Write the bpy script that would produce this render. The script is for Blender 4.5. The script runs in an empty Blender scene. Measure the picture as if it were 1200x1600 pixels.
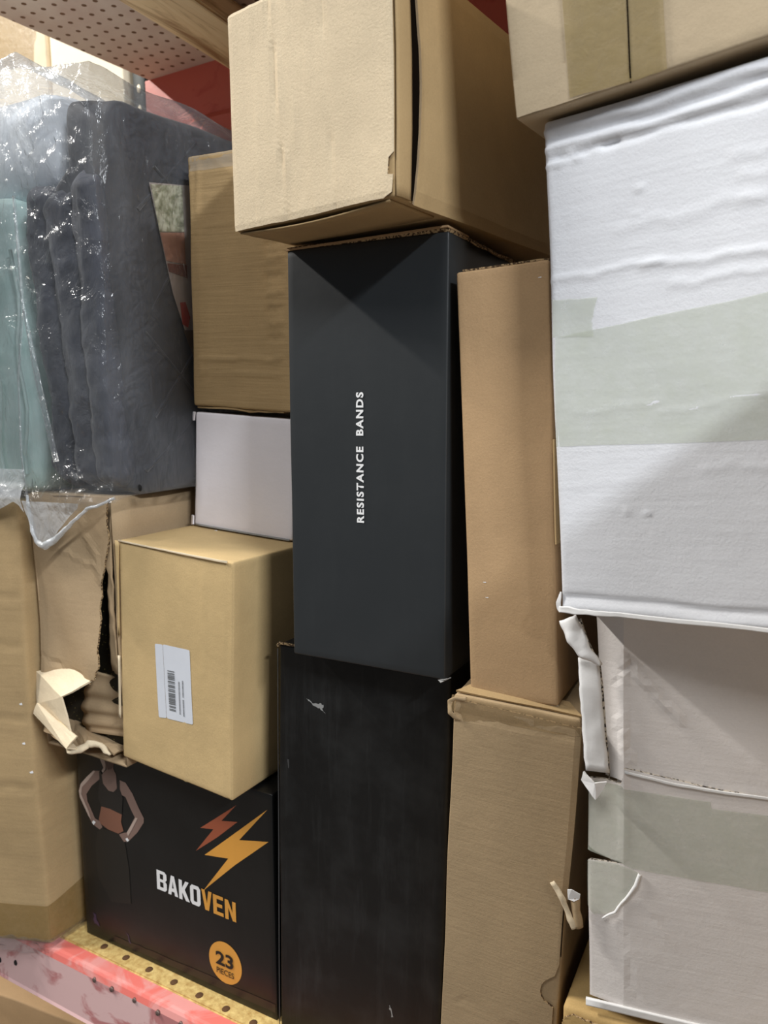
import bpy, bmesh, math, random
from mathutils import Vector, Matrix, Euler, noise

# ------------------------------------------------------------------ camera, world, lights
scn = bpy.context.scene
col = scn.collection
cam_d = bpy.data.cameras.new('camera'); cam = bpy.data.objects.new('camera', cam_d); col.objects.link(cam)
fw = Vector((-0.48810397, 0.86272085, -0.13216372))
rt = Vector((0.87113301, 0.49087568, -0.01297477))
up = Vector((-0.05368235, 0.12146522, 0.99114298))
cam.matrix_world = Matrix(((rt.x, up.x, -fw.x, 0), (rt.y, up.y, -fw.y, -0.68), (rt.z, up.z, -fw.z, 0), (0, 0, 0, 1)))
cam_d.sensor_fit = 'VERTICAL'; cam_d.sensor_height = 24.0; cam_d.lens = 24.0 * 1200 / 1600
cam_d.clip_start = 0.02
cam_d.dof.use_dof = True; cam_d.dof.focus_distance = 0.82; cam_d.dof.aperture_fstop = 18 / 3.6
scn.camera = cam

world = bpy.data.worlds.new('World'); scn.world = world; world.use_nodes = True
bg = world.node_tree.nodes['Background']; bg.inputs[0].default_value = (0.78, 0.88, 1.0, 1); bg.inputs[1].default_value = 0.12

def area(name, loc, target, sx, sy, power, color=(1, 1, 1), roll=None):
    d = bpy.data.lights.new(name, 'AREA'); d.shape = 'RECTANGLE'; d.size = sx; d.size_y = sy; d.energy = power; d.color = color
    o = bpy.data.objects.new(name, d); col.objects.link(o); o.location = loc
    z = (Vector(loc) - Vector(target)).normalized()
    y = Vector((0, 1, 0)); x = y.cross(z).normalized(); y = z.cross(x)
    o.matrix_world = Matrix(((x.x, y.x, z.x, loc[0]), (x.y, y.y, z.y, loc[1]), (x.z, y.z, z.z, loc[2]), (0, 0, 0, 1)))
    return o
# ceiling strip lights of the aisle, to the left and to the right, plus an overhead fill
area('strip_light_far', (-3.55, -1.05, 2.50), (-.5, 0, 0), 0.10, 1.0, 172, (1.0, .96, .90))
area('strip_light_near', (3.00, -2.00, 2.40), (-.3, 0, 0), 0.14, 1.2, 175, (.92, .96, 1.0))
area('fill_light_overhead', (-.6, -2.0, 2.4), (-.5, 0, -.2), 1.6, .8, 40, (1.0, .99, .97))  # broad weak area lamp added as soft fill from the front
area('strip_light_next_bay', (-2.3, -.35, 2.2), (-1.7, .4, .6), 0.5, .5, 16, (1.0, .98, .93))

scn.view_settings.view_transform = 'Standard'; scn.view_settings.look = 'None'
scn.view_settings.gamma = 1; scn.view_settings.use_curve_mapping = False
scn.view_settings.exposure = 0.0

# ------------------------------------------------------------------ materials
def srgb(r, g, b):
    f = lambda c: (c / 255 / 12.92) if c <= 10 else ((c / 255 + .055) / 1.055) ** 2.4
    return (f(r), f(g), f(b), 1)

class Nodes:
    def __init__(s, name):
        s.m = bpy.data.materials.new(name); s.m.use_nodes = True
        s.t = s.m.node_tree; s.n = s.t.nodes; s.b = s.n['Principled BSDF']; s.out = s.n['Material Output']
    def new(s, kind, **k):
        n = s.n.new(kind)
        for a, v in k.items():
            if hasattr(n, a): setattr(n, a, v)
        return n
    def link(s, a, b): s.t.links.new(a, b)
    def coord(s, scale=(1, 1, 1), rot=(0, 0, 0)):
        tc = s.new('ShaderNodeTexCoord'); mp = s.new('ShaderNodeMapping')
        mp.inputs['Scale'].default_value = scale; mp.inputs['Rotation'].default_value = rot
        s.link(tc.outputs['Object'], mp.inputs['Vector']); return mp.outputs['Vector']
    def noise(s, vec, scale, detail=4, rough=.55, dist=0):
        n = s.new('ShaderNodeTexNoise'); n.inputs['Scale'].default_value = scale; n.inputs['Detail'].default_value = detail
        n.inputs['Roughness'].default_value = rough; n.inputs['Distortion'].default_value = dist
        s.link(vec, n.inputs['Vector']); return n.outputs['Fac']
    def ramp(s, fac, stops):
        r = s.new('ShaderNodeValToRGB'); e = r.color_ramp.elements
        while len(e) < len(stops): e.new(.5)
        for i, (p, c) in enumerate(stops): e[i].position = p; e[i].color = c if len(c) == 4 else (*c, 1)
        s.link(fac, r.inputs['Fac']); return r.outputs['Color']
    def mix(s, fac, a, b, mode='MIX'):
        m = s.new('ShaderNodeMix'); m.data_type = 'RGBA'; m.blend_type = mode
        for v, i in ((fac, 0), (a, 6), (b, 7)):
            if hasattr(v, 'links'): s.link(v, m.inputs[i])
            else: m.inputs[i].default_value = v
        return m.outputs[2]
    def math(s, op, a, b=0.0, c=0.0):
        m = s.new('ShaderNodeMath'); m.operation = op
        for i, v in enumerate((a, b, c)):
            if hasattr(v, 'links'): s.link(v, m.inputs[i])
            else: m.inputs[i].default_value = v
        return m.outputs[0]
    def bump(s, h, strength, dist, prev=None):
        b = s.new('ShaderNodeBump'); b.inputs['Strength'].default_value = strength; b.inputs['Distance'].default_value = dist
        s.link(h, b.inputs['Height'])
        if prev: s.link(prev, b.inputs['Normal'])
        return b.outputs['Normal']

def board(name, c, rough=.82, flute=None, flute_amp=.25, fibre=.5, blotch=.12, speck=.35, spec=.25):
    """paper board: fine fibres, small specks, smudges and faint corrugation"""
    N = Nodes(name); v = N.coord()
    dark = tuple(x * .80 for x in c[:3]) + (1,); lite = tuple(min(1, x * 1.13) for x in c[:3]) + (1,)
    big = N.noise(v, 9, 3, .6); fine = N.noise(v, 520, 3, .7)
    colr = N.ramp(big, [(.3, tuple(c[i] * (1 - blotch) for i in range(3)) + (1,)), (.7, tuple(min(1, c[i] * (1 + blotch * .6)) for i in range(3)) + (1,))])
    f = N.ramp(fine, [(.3, (.80, .80, .80, 1)), (.7, (1.12, 1.12, 1.12, 1))])
    colr = N.mix(speck, colr, f, 'MULTIPLY')
    sp = N.ramp(N.noise(v, 900, 1, .5), [(.24, (0, 0, 0, 1)), (.29, (1, 1, 1, 1))])
    colr = N.mix(speck * .5, colr, sp, 'MULTIPLY')
    N.link(colr, N.b.inputs['Base Color'])
    N.b.inputs['Roughness'].default_value = rough; N.b.inputs['Specular IOR Level'].default_value = spec
    h = N.bump(N.noise(v, 420, 4, .75), fibre, .0006)
    h = N.bump(N.noise(v, 45, 4, .6), .35, .0016, h)
    if flute:
        v2 = N.coord(scale=flute)      # stretched noise: irregular bands across the flutes
        h = N.bump(N.noise(v2, 1, 2, .6, .1), flute_amp, .002, h)
    N.link(h, N.b.inputs['Normal'])
    return N.m

def plain(name, c, rough=.5, metal=0, spec=.5, bump=None):
    N = Nodes(name); N.b.inputs['Base Color'].default_value = c; N.b.inputs['Roughness'].default_value = rough
    N.b.inputs['Metallic'].default_value = metal; N.b.inputs['Specular IOR Level'].default_value = spec
    v = N.coord(); f = N.noise(v, 60, 4)
    N.link(N.mix(.12, c, N.ramp(f, [(.3, (.6, .6, .6, 1)), (.7, (1, 1, 1, 1))]), 'MULTIPLY'), N.b.inputs['Base Color'])
    if bump: N.link(N.bump(N.noise(v, bump[0], 4), bump[1], bump[2]), N.b.inputs['Normal'])
    return N.m

def tape_mat(name, c, alpha, rough=.28, wrinkle=.4):
    N = Nodes(name); v = N.coord()
    N.b.inputs['Base Color'].default_value = c; N.b.inputs['Roughness'].default_value = rough
    N.link(N.bump(N.noise(v, 70, 5, .6, .6), wrinkle, .0015), N.b.inputs['Normal'])
    mot = N.ramp(N.noise(v, 55, 5, .65), [(.35, (alpha * .82,) * 3 + (1,)), (.7, (min(1, alpha * 1.15),) * 3 + (1,))])
    N.link(mot, N.b.inputs['Alpha']); return N.m

def black_card(name, c, streak, rough, spec=.5, blue=False):
    N = Nodes(name); v = N.coord(scale=(60, 60, 6)); v1 = N.coord()
    s = N.ramp(N.noise(v, 1, 5, .7), [(.52, (0, 0, 0, 1)), (.85, (1, 1, 1, 1))])
    s2 = N.ramp(N.noise(v1, 14, 4, .6), [(.45, (0, 0, 0, 1)), (.8, (1, 1, 1, 1))])
    k = N.math('MULTIPLY', N.math('ADD', s, s2), streak)
    N.link(N.mix(k, c, srgb(120, 122, 122)), N.b.inputs['Base Color'])
    N.b.inputs['Roughness'].default_value = rough; N.b.inputs['Specular IOR Level'].default_value = spec
    h = N.bump(N.noise(v1, 600, 2), .12, .0003); h = N.bump(N.noise(v1, 20, 3), .15, .002, h)
    N.link(h, N.b.inputs['Normal']); return N.m

def cut_edge(name, c, dark):
    N = Nodes(name); w = N.noise(N.coord(), 380, 1)
    N.link(N.ramp(w, [(.44, dark), (.54, c)]), N.b.inputs['Base Color']); N.b.inputs['Roughness'].default_value = .95
    return N.m

KR = (185, 157, 116)
k_top = board('kraft_board_light', srgb(210, 192, 162), flute=(170, 170, 9), flute_amp=.38, fibre=1.0, speck=.35)
k_side = board('kraft_board_smooth', srgb(172, 146, 106), fibre=.35, speck=.3)
k_narrow = board('kraft_board_brown', srgb(180, 149, 112), fibre=.5, speck=.35)
k_low = board('kraft_board_tan', srgb(180, 156, 122), flute=(14, 14, 240), flute_amp=.16, fibre=.5)
k_mid = board('kraft_board_creased', srgb(174, 147, 106), flute=(9, 9, 170), flute_amp=.45, fibre=.4)
k_label = board('kraft_board_golden', srgb(198, 171, 124), fibre=.35, speck=.3)
k_torn = board('kraft_board_crumpled', srgb(176, 152, 120), fibre=.35, flute=(20, 20, 60), flute_amp=.2)
k_left = board('kraft_board_left', srgb(178, 152, 112), flute=(6, 6, 55), flute_amp=.42, fibre=.3)
k_corner = board('kraft_board_grey', srgb(182, 165, 138), flute=(12, 12, 50), flute_amp=.2, fibre=.3, speck=.2)
k_bot = board('kraft_board_bottom', srgb(200, 168, 112), fibre=.4)
k_pale = board('kraft_board_pale', srgb(225, 208, 178), fibre=.3)
w_board = board('white_board', srgb(221, 223, 228), flute=(7, 7, 75), flute_amp=.26, fibre=.55, blotch=.05, speck=.12, rough=.7)
w_low = board('white_board_lower', srgb(234, 229, 226), flute=(8, 8, 130), flute_amp=.16, fibre=.4, blotch=.06, speck=.12, rough=.65)
w_small = board('white_board_glossy', srgb(232, 227, 231), fibre=.15, blotch=.04, speck=.05, rough=.42, spec=.4)
w_torn = board('white_paper_torn', srgb(238, 238, 238), fibre=.2, blotch=.03, speck=.05, rough=.7)
cream = board('cream_board', srgb(236, 222, 196), fibre=.2, blotch=.06, speck=.05)
b_rb = black_card('black_card_blue', srgb(38, 41, 43), .02, .48, .45)
b_low = black_card('black_card_scuffed', srgb(20, 20, 20), .09, .5, .35)
b_print = black_card('black_card_printed', srgb(19, 19, 19), .015, .35, .4)
edge_k = cut_edge('kraft_cut_edge', srgb(176, 150, 112), srgb(70, 52, 34))
edge_w = cut_edge('white_cut_edge', srgb(200, 190, 175), srgb(40, 34, 28))
tape_brown = tape_mat('brown_packing_tape', srgb(150, 122, 72), .55, .3, .4)
tape_light = tape_mat('old_packing_tape', srgb(172, 146, 106), .5, .4, .5)
tape_olive = tape_mat('olive_packing_tape', srgb(150, 132, 88), .62, .4, .4)
tape_green = tape_mat('clear_packing_tape', srgb(206, 212, 196), .42, .4, .3)
tape_clear = tape_mat('thin_clear_tape', srgb(196, 196, 190), .25, .2, .6)
p_white = plain('white_print', srgb(232, 232, 232), .5)
p_orange = plain('orange_print', srgb(222, 158, 68), .45)
p_red = plain('rust_print', srgb(158, 84, 56), .5)
p_black = plain('black_print', srgb(18, 16, 14), .5)
p_skin = plain('skin_print', srgb(128, 104, 94), .45)
p_belly = plain('warm_skin_print', srgb(128, 86, 68), .45)
p_rim = plain('light_skin_print', srgb(178, 158, 146), .45)
p_bra = plain('charcoal_print', srgb(30, 28, 27), .4)
p_legs = plain('dark_legging_print', srgb(27, 25, 22), .4)
p_purple = plain('purple_print', srgb(58, 44, 72), .4)
p_maroon = plain('maroon_print', srgb(38, 24, 26), .4)
p_barcode = plain('grey_barcode_print', srgb(110, 112, 114), .6)
label_m = plain('label_paper', srgb(214, 218, 226), .4)
scuff_m = plain('grey_scuff', srgb(150, 150, 148), .8)
scuff_d = plain('dim_scuff', srgb(66, 66, 66), .8)
dark_in = plain('dark_interior', srgb(20, 15, 11), 1.0, spec=0.0)

def fabric(name, c, c2, fold=.5):
    N = Nodes(name); v = N.coord()
    N.link(N.ramp(N.noise(v, 22, 4, .6), [(.3, c2), (.7, c)]), N.b.inputs['Base Color'])
    N.b.inputs['Roughness'].default_value = .75; N.b.inputs['Sheen Weight'].default_value = .2
    h = N.bump(N.noise(v, 700, 2), .25, .0005); h = N.bump(N.noise(N.coord(scale=(1, 1, .35)), 38, 4, .6, .7), fold, .006, h)
    N.link(h, N.b.inputs['Normal']); return N.m
f_grey = fabric('slate_fabric', srgb(66, 69, 81), srgb(46, 48, 57))
f_flat = fabric('slate_fabric_flat', srgb(56, 58, 66), srgb(48, 50, 57), .15)
f_mint = fabric('mint_fabric', srgb(222, 242, 238), srgb(196, 228, 222), .5)
f_pale = fabric('pale_filler_fabric', srgb(228, 232, 236), srgb(210, 216, 224), .5)

# clear crumpled plastic film
N = Nodes('clear_plastic_film'); v = N.coord(scale=(1, 1, .75))
tr = N.new('ShaderNodeBsdfTransparent'); tr.inputs[0].default_value = (.985, .99, .995, 1)
gl = N.new('ShaderNodeBsdfGlossy'); gl.inputs['Roughness'].default_value = .17; gl.inputs[0].default_value = (1, 1, 1, 1)
df = N.new('ShaderNodeBsdfTranslucent'); df.inputs[0].default_value = (.86, .9, .94, 1)
d2 = N.new('ShaderNodeBsdfDiffuse'); d2.inputs[0].default_value = (.86, .9, .94, 1)
rid = N.new('ShaderNodeTexVoronoi'); rid.feature = 'DISTANCE_TO_EDGE'; rid.inputs['Scale'].default_value = 22
nv = N.new('ShaderNodeTexNoise'); nv.inputs['Scale'].default_value = 16; nv.inputs['Detail'].default_value = 3
N.link(v, nv.inputs['Vector'])
mv = N.new('ShaderNodeVectorMath'); mv.operation = 'MULTIPLY_ADD'; mv.inputs[1].default_value = (.09, .09, .09)
N.link(nv.outputs['Color'], mv.inputs[0]); N.link(v, mv.inputs[2]); N.link(mv.outputs[0], rid.inputs['Vector'])
rr = N.ramp(rid.outputs['Distance'], [(0, (1, 1, 1, 1)), (.12, (0, 0, 0, 1))])
nb = N.bump(N.noise(v, 30, 4, .6, 1.4), .75, .008); nb = N.bump(rr, .3, .002, nb)
for s_ in (gl, d2): N.link(nb, s_.inputs['Normal'])
add = N.new('ShaderNodeMixShader'); add.inputs[0].default_value = .45; N.link(d2.outputs[0], add.inputs[1]); N.link(df.outputs[0], add.inputs[2])
m1 = N.new('ShaderNodeMixShader'); N.link(N.math('MULTIPLY_ADD', N.noise(v, 12, 3), .13, .0), m1.inputs[0]); N.link(tr.outputs[0], m1.inputs[1]); N.link(add.outputs[0], m1.inputs[2])
m2 = N.new('ShaderNodeMixShader'); fr = N.new('ShaderNodeFresnel'); fr.inputs[0].default_value = 1.5; N.link(nb, fr.inputs['Normal'])
N.link(N.math('MULTIPLY_ADD', fr.outputs[0], .60, .0), m2.inputs[0]); N.link(m1.outputs[0], m2.inputs[1]); N.link(gl.outputs[0], m2.inputs[2])
N.link(m2.outputs[0], N.out.inputs['Surface']); film = N.m
film_milky = film.copy(); film_milky.name = 'milky_plastic_film'
for nd in film_milky.node_tree.nodes:
    if nd.type == 'MATH' and nd.operation == 'MULTIPLY_ADD' and abs(nd.inputs[1].default_value - .13) < .01: nd.inputs[1].default_value = .45; nd.inputs[2].default_value = .30

film_hazy = film.copy(); film_hazy.name = 'hazy_plastic_film'
for nd in film_hazy.node_tree.nodes:
    if nd.type == 'MATH' and nd.operation == 'MULTIPLY_ADD' and abs(nd.inputs[1].default_value - .13) < .01: nd.inputs[1].default_value = .12; nd.inputs[2].default_value = .0
# perforated board underside: round holes printed through on a staggered grid
def perforated(name, c, hole, sx=.026, sy=.026, r=.0042, c2=None, grain=0.):
    N = Nodes(name); tc = N.new('ShaderNodeTexCoord'); sep = N.new('ShaderNodeSeparateXYZ'); N.link(tc.outputs['Object'], sep.inputs[0])
    x, y = sep.outputs[0], sep.outputs[1]
    row = N.math('FLOOR', N.math('DIVIDE', y, sy)); odd = N.math('MODULO', N.math('ABSOLUTE', row), 2.0)
    xx = N.math('ADD', N.math('DIVIDE', x, sx), N.math('MULTIPLY', odd, .5))
    fx = N.math('SUBTRACT', N.math('FRACT', N.math('ADD', xx, 100.0)), .5); fy = N.math('SUBTRACT', N.math('FRACT', N.math('ADD', N.math('DIVIDE', y, sy), 100.0)), .5)
    d = N.math('SQRT', N.math('ADD', N.math('POWER', N.math('MULTIPLY', fx, sx), 2.0), N.math('POWER', N.math('MULTIPLY', fy, sy), 2.0)))
    k = N.math('LESS_THAN', d, r)
    v = N.coord()
    n1 = N.ramp(N.noise(v, 8 if not grain else 120, 5, .6), [(.3, c2 or c), (.7, c)])
    N.link(N.mix(k, n1, hole), N.b.inputs['Base Color']); N.b.inputs['Roughness'].default_value = .85
    N.link(N.bump(N.noise(v, 160, 4), .3 + grain, .001 + grain * .002), N.b.inputs['Normal'])
    return N.m
perf = perforated('perforated_shelf_board', srgb(206, 190, 176), srgb(104, 72, 48), c2=srgb(186, 160, 146))
osb = perforated('chip_board', srgb(222, 196, 128), srgb(222, 196, 128), .047, 10, 0.0, c2=srgb(176, 140, 78), grain=.5)

N = Nodes('pine_wood'); v = N.coord(scale=(22, 2.2, 22)); N.link(N.ramp(N.noise(v, 1.0, 5, .65, 2.6), [(.36, srgb(150, 108, 68)), (.5, srgb(226, 196, 150)), (.75, srgb(236, 212, 170))]), N.b.inputs['Base Color'])
N.b.inputs['Roughness'].default_value = .7; pine = N.m
def paint(name, c, worn, wl=.52, mixw=1.0):
    N = Nodes(name); v = N.coord(scale=(1, 1, 1.4)); s = N.ramp(N.noise(v, 14, 5, .6, .8), [(wl - .04, (0, 0, 0, 1)), (wl + .05, (1, 1, 1, 1))])
    N.link(N.mix(s, c, worn), N.b.inputs['Base Color']); N.b.inputs['Roughness'].default_value = .38
    N.link(N.bump(N.noise(v, 40, 4), .2, .001), N.b.inputs['Normal']); return N.m
pink = paint('worn_pink_paint', srgb(222, 184, 182), srgb(188, 122, 122), .56)
salmon = paint('salmon_paint', srgb(226, 118, 108), srgb(224, 152, 146), .56)
redp = paint('red_beam_paint', srgb(196, 96, 80), srgb(184, 80, 66), .6)
steel = plain('black_steel', srgb(22, 26, 24), .4, .6)
hole_m = plain('slot_shadow', srgb(12, 10, 9), .9)
rivet = plain('grey_rivet', srgb(116, 98, 92), .5, .5)

# ------------------------------------------------------------------ object helpers
def empty(name, label, cat, loc=(0, 0, 0), rot=(0, 0, 0), group=None):
    o = bpy.data.objects.new(name, None); col.objects.link(o); o.location = loc
    o.rotation_euler = tuple(math.radians(a) for a in rot); o.empty_display_size = .02
    o['label'] = label; o['category'] = cat
    if group: o['group'] = group
    return o
def make(name, bm, mats, parent=None, smooth=True, solid=None):
    me = bpy.data.meshes.new(name); bm.normal_update(); bm.to_mesh(me); bm.free()
    for m in (mats if isinstance(mats, (list, tuple)) else [mats]): me.materials.append(m)
    if smooth:
        for p in me.polygons: p.use_smooth = True
    o = bpy.data.objects.new(name, me); col.objects.link(o)
    if parent: o.parent = parent
    if solid:
        md = o.modifiers.new('thickness', 'SOLIDIFY'); md.thickness = solid; md.offset = 0
    return o
def structure(o): o['kind'] = 'structure'; return o

def loops(L, r, res):
    a = [0, r * .35, r]; n = max(2, int((L - 2 * r) / res))
    a += [r + (L - 2 * r) * i / n for i in range(1, n)]
    return a + [L - r, L - r * .35, L]

class Box:
    """a carton: rounded, slightly dented; patches and slabs can be laid on its faces"""
    def __init__(s, w, d, h, r=.002, dent=.0012, freq=9, creases=(), seed=0, shape=None):
        s.w, s.d, s.h, s.r, s.dent, s.freq, s.cr, s.shape = w, d, h, r, dent, freq, creases, shape
        s.off = Vector((seed * 7.3, seed * 3.1, seed * 5.7))
    def crease(s, side, u, v):
        t = 0
        for c in s.cr:
            sd, u0, v0, u1, v1, wd, dp = c
            if sd != side: continue
            du, dv = u1 - u0, v1 - v0; L2 = du * du + dv * dv
            k = max(0, min(1, ((u - u0) * du + (v - v0) * dv) / L2))
            wob = (.45 * math.sin(k * 11 + u0 * 90) + .22 * math.sin(k * 27)) * wd
            L = math.sqrt(L2); dist = ((u - u0) * dv - (v - v0) * du) / L + wob
            al = ((u - u0) * du + (v - v0) * dv) / L; ex = max(0, -al, al - L)
            q = math.hypot(dist, ex) / wd
            if q < 3: t += dp * math.exp(-q * q)
        return t
    def S(s, x, y, z, off=0):
        r = s.r
        q = Vector((min(max(x, r), s.w - r), min(max(y, r), s.d - r), min(max(z, r), s.h - r)))
        n = Vector((x, y, z)) - q
        if n.length < 1e-9: n = Vector((0, -1, 0))
        n.normalize()
        p = q + n * (r + off)
        nv = noise.noise_vector((Vector((x, y, z)) + s.off) * s.freq)
        p = p + nv * s.dent
        if n.y < -.6: p += n * s.crease('F', x, z) * (-n.y)
        if n.x > .6: p += n * s.crease('R', y, z) * n.x
        if s.shape: p = Vector(s.shape(*p))
        return p
    def front(s, u, v, off=0): return s.S(u, 0, v, off)
    def right(s, u, v, off=0): return s.S(s.w, u, v, off)
    def mesh(s, res=.006, yres=.02, mats=None):
        X, Y, Z = loops(s.w, s.r, res), loops(s.d, s.r, yres), loops(s.h, s.r, res)
        bm = bmesh.new(); V = {}
        nx, ny, nz = len(X) - 1, len(Y) - 1, len(Z) - 1
        def g(i, j, k):
            if (i, j, k) not in V: V[i, j, k] = bm.verts.new(s.S(X[i], Y[j], Z[k]))
            return V[i, j, k]
        for i in range(nx):
            for k in range(nz):
                bm.faces.new((g(i, 0, k), g(i + 1, 0, k), g(i + 1, 0, k + 1), g(i, 0, k + 1)))
                bm.faces.new((g(i, ny, k), g(i, ny, k + 1), g(i + 1, ny, k + 1), g(i + 1, ny, k)))
        for j in range(ny):
            for k in range(nz):
                bm.faces.new((g(nx, j, k), g(nx, j + 1, k), g(nx, j + 1, k + 1), g(nx, j, k + 1)))
                bm.faces.new((g(0, j, k), g(0, j, k + 1), g(0, j + 1, k + 1), g(0, j + 1, k)))
        for i in range(nx):
            for j in range(ny):
                bm.faces.new((g(i, j, 0), g(i, j + 1, 0), g(i + 1, j + 1, 0), g(i + 1, j, 0)))
                bm.faces.new((g(i, j, nz), g(i + 1, j, nz), g(i + 1, j + 1, nz), g(i, j + 1, nz)))
        return bm

def poly2d(polys, step=.01):
    """triangulated, finely divided flat polygons in (u, v)"""
    bm = bmesh.new()
    for P in polys:
        vs = [bm.verts.new((p[0], p[1], 0)) for p in P]
        f = bm.faces.new(vs); f.normal_update()
        if f.normal.z < 0: f.normal_flip()
    for ax in (0, 1):
        lo = min(v.co[ax] for v in bm.verts); hi = max(v.co[ax] for v in bm.verts)
        for i in range(int(math.floor(lo / step)), int(math.ceil(hi / step)) + 1):
            c = i * step
            if lo + 1e-5 < c < hi - 1e-5:
                co = [0, 0, 0]; no = [0, 0, 0]; co[ax] = c; no[ax] = 1
                bmesh.ops.bisect_plane(bm, geom=bm.verts[:] + bm.edges[:] + bm.faces[:], dist=1e-7, plane_co=co, plane_no=no)
    bmesh.ops.triangulate(bm, faces=[f for f in bm.faces if len(f.verts) > 4])
    return bm
def lay(name, box, polys, mat, parent, off=.0003, side='F', step=.01, thick=0, edge=None, bend=None):
    """print (thick=0) or board slab (thick>0) following a face of a box"""
    fn = box.front if side == 'F' else box.right
    if side == 'T': fn = lambda u, v, o=0: box.S(u, v, box.h, o)
    bm = poly2d(polys, step)
    if thick:
        ret = bmesh.ops.extrude_face_region(bm, geom=bm.faces[:])
        top = {g for g in ret['geom'] if isinstance(g, bmesh.types.BMVert)}
        bot = set(bm.verts) - top
    else: top = set(bm.verts); bot = set()
    for v in list(bm.verts):
        u, w = v.co.x, v.co.y
        b = bend(u, w) if bend else 0
        v.co = fn(u, w, (off + thick if v in top else off) + b) if thick else fn(u, w, off + b)
    bm.normal_update()
    if thick:
        # outer and back skins keep the face material, side walls take the cut edge
        for f in bm.faces:
            k = sum(1 for v in f.verts if v in top)
            if 0 < k < len(f.verts): f.material_index = 1
        bmesh.ops.recalc_face_normals(bm, faces=bm.faces[:])
        return make(name, bm, [mat, edge or edge_k], parent, smooth=False)
    return make(name, bm, mat, parent)
def ragged(P, amp=.0012, n=5, seed=1):
    rnd = random.Random(seed); out = []
    for i, p in enumerate(P):
        q = P[(i + 1) % len(P)]
        for k in range(n):
            t = k / n; a = 0 if k == 0 else amp
            out.append((p[0] + (q[0] - p[0]) * t + rnd.uniform(-a, a), p[1] + (q[1] - p[1]) * t + rnd.uniform(-a, a)))
    return out
def ragline(P, amp=.0012, n=6, seed=1):
    rnd = random.Random(seed); out = [P[0]]
    for i in range(len(P) - 1):
        p, q = P[i], P[i + 1]
        for k in range(1, n + 1):
            t = k / n; a = 0 if k == n else amp
            out.append((p[0] + (q[0] - p[0]) * t + rnd.uniform(-a, a), p[1] + (q[1] - p[1]) * t + rnd.uniform(-a, a)))
    return out
def text2d(body, size, bold=0.0, sx=1.0, spacing=1.0):
    cu = bpy.data.curves.new('lettering', 'FONT'); cu.body = body; cu.size = size; cu.offset = bold; cu.space_character = spacing
    cu.resolution_u = 4
    o = bpy.data.objects.new('lettering', cu); col.objects.link(o)
    dg = bpy.context.evaluated_depsgraph_get(); me = bpy.data.meshes.new_from_object(o.evaluated_get(dg))
    bpy.data.objects.remove(o); bpy.data.curves.remove(cu)
    bm = bmesh.new(); bm.from_mesh(me); bpy.data.meshes.remove(me)
    for v in bm.verts: v.co.x *= sx
    return bm
def lay_text(name, box, body, fit, mat, parent, bold=0., rot=False, off=.0005, spacing=1.0):
    """fit=(u0,v0,u1,v1): the lettering fills this rectangle; rot: it reads upward"""
    bm = text2d(body, 1.0, bold, spacing=spacing)
    xs = [v.co.x for v in bm.verts]; ys = [v.co.y for v in bm.verts]
    x0, x1, y0, y1 = min(xs), max(xs), min(ys), max(ys); u0, v0, u1, v1 = fit
    for v in bm.verts:
        a = (v.co.x - x0) / (x1 - x0); b = (v.co.y - y0) / (y1 - y0)
        if rot: v.co = box.front(u1 - (u1 - u0) * b, v0 + (v1 - v0) * a, off)
        else: v.co = box.front(u0 + (u1 - u0) * a, v0 + (v1 - v0) * b, off)
    return make(name, bm, mat, parent, smooth=False)
def sheet(name, quads, mat, parent, thick=.0025, jit=0, smooth=False):
    """folded board pieces from 3D polygons"""
    bm = bmesh.new(); V = {}
    def g(p):
        k = tuple(round(c, 5) for c in p)
        if k not in V: V[k] = bm.verts.new(p)
        return V[k]
    for q in quads: bm.faces.new([g(p) for p in q])
    bmesh.ops.triangulate(bm, faces=bm.faces[:])
    bmesh.ops.subdivide_edges(bm, edges=bm.edges[:], cuts=3, use_grid_fill=True)
    if jit:
        for v in bm.verts: v.co += noise.noise_vector(v.co * 60) * jit
    return make(name, bm, mat, parent, smooth=smooth, solid=thick)
def strip(name, pts, widths, mat, parent, normal=(0, -1, 0), thick=.0025, curl=0., jit=0.0):
    """ribbon along a 3D polyline, curled across its width"""
    bm = bmesh.new(); rows = []
    P = [Vector(p) for p in pts]; nrm = Vector(normal).normalized()
    fine = []
    for i in range(len(P) - 1):
        for k in range(6):
            t = k / 6; fine.append((P[i].lerp(P[i + 1], t), widths[i] + (widths[i + 1] - widths[i]) * t))
    fine.append((P[-1], widths[-1]))
    for i, (p, w) in enumerate(fine):
        a = fine[max(0, i - 1)][0]; b = fine[min(len(fine) - 1, i + 1)][0]
        t = (b - a).normalized(); sd = t.cross(nrm).normalized(); row = []
        for k in range(7):
            s = (k / 6 - .5) * 2
            q = p + sd * s * w * .5 + nrm * curl * (1 - s * s)
            if jit: q += noise.noise_vector(q * 90) * jit
            row.append(bm.verts.new(q))
        rows.append(row)
    for a, b in zip(rows, rows[1:]):
        for k in range(6): bm.faces.new((a[k], a[k + 1], b[k + 1], b[k]))
    return make(name, bm, mat, parent, solid=thick)
def slabbox(name, x0, x1, y0, y1, z0, z1, mat, parent=None, bev=.002):
    bm = bmesh.new(); bmesh.ops.create_cube(bm, size=1)
    for v in bm.verts: v.co = Vector(((x0, x1)[v.co.x > 0], (y0, y1)[v.co.y > 0], (z0, z1)[v.co.z > 0]))
    if bev: bmesh.ops.bevel(bm, geom=bm.edges[:], offset=bev, segments=2, affect='EDGES')
    return make(name, bm, mat, parent, smooth=False)
def rect(u0, v0, u1, v1): return [(u0, v0), (u1, v0), (u1, v1), (u0, v1)]
def lift(o, loc, rot):
    return o

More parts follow.
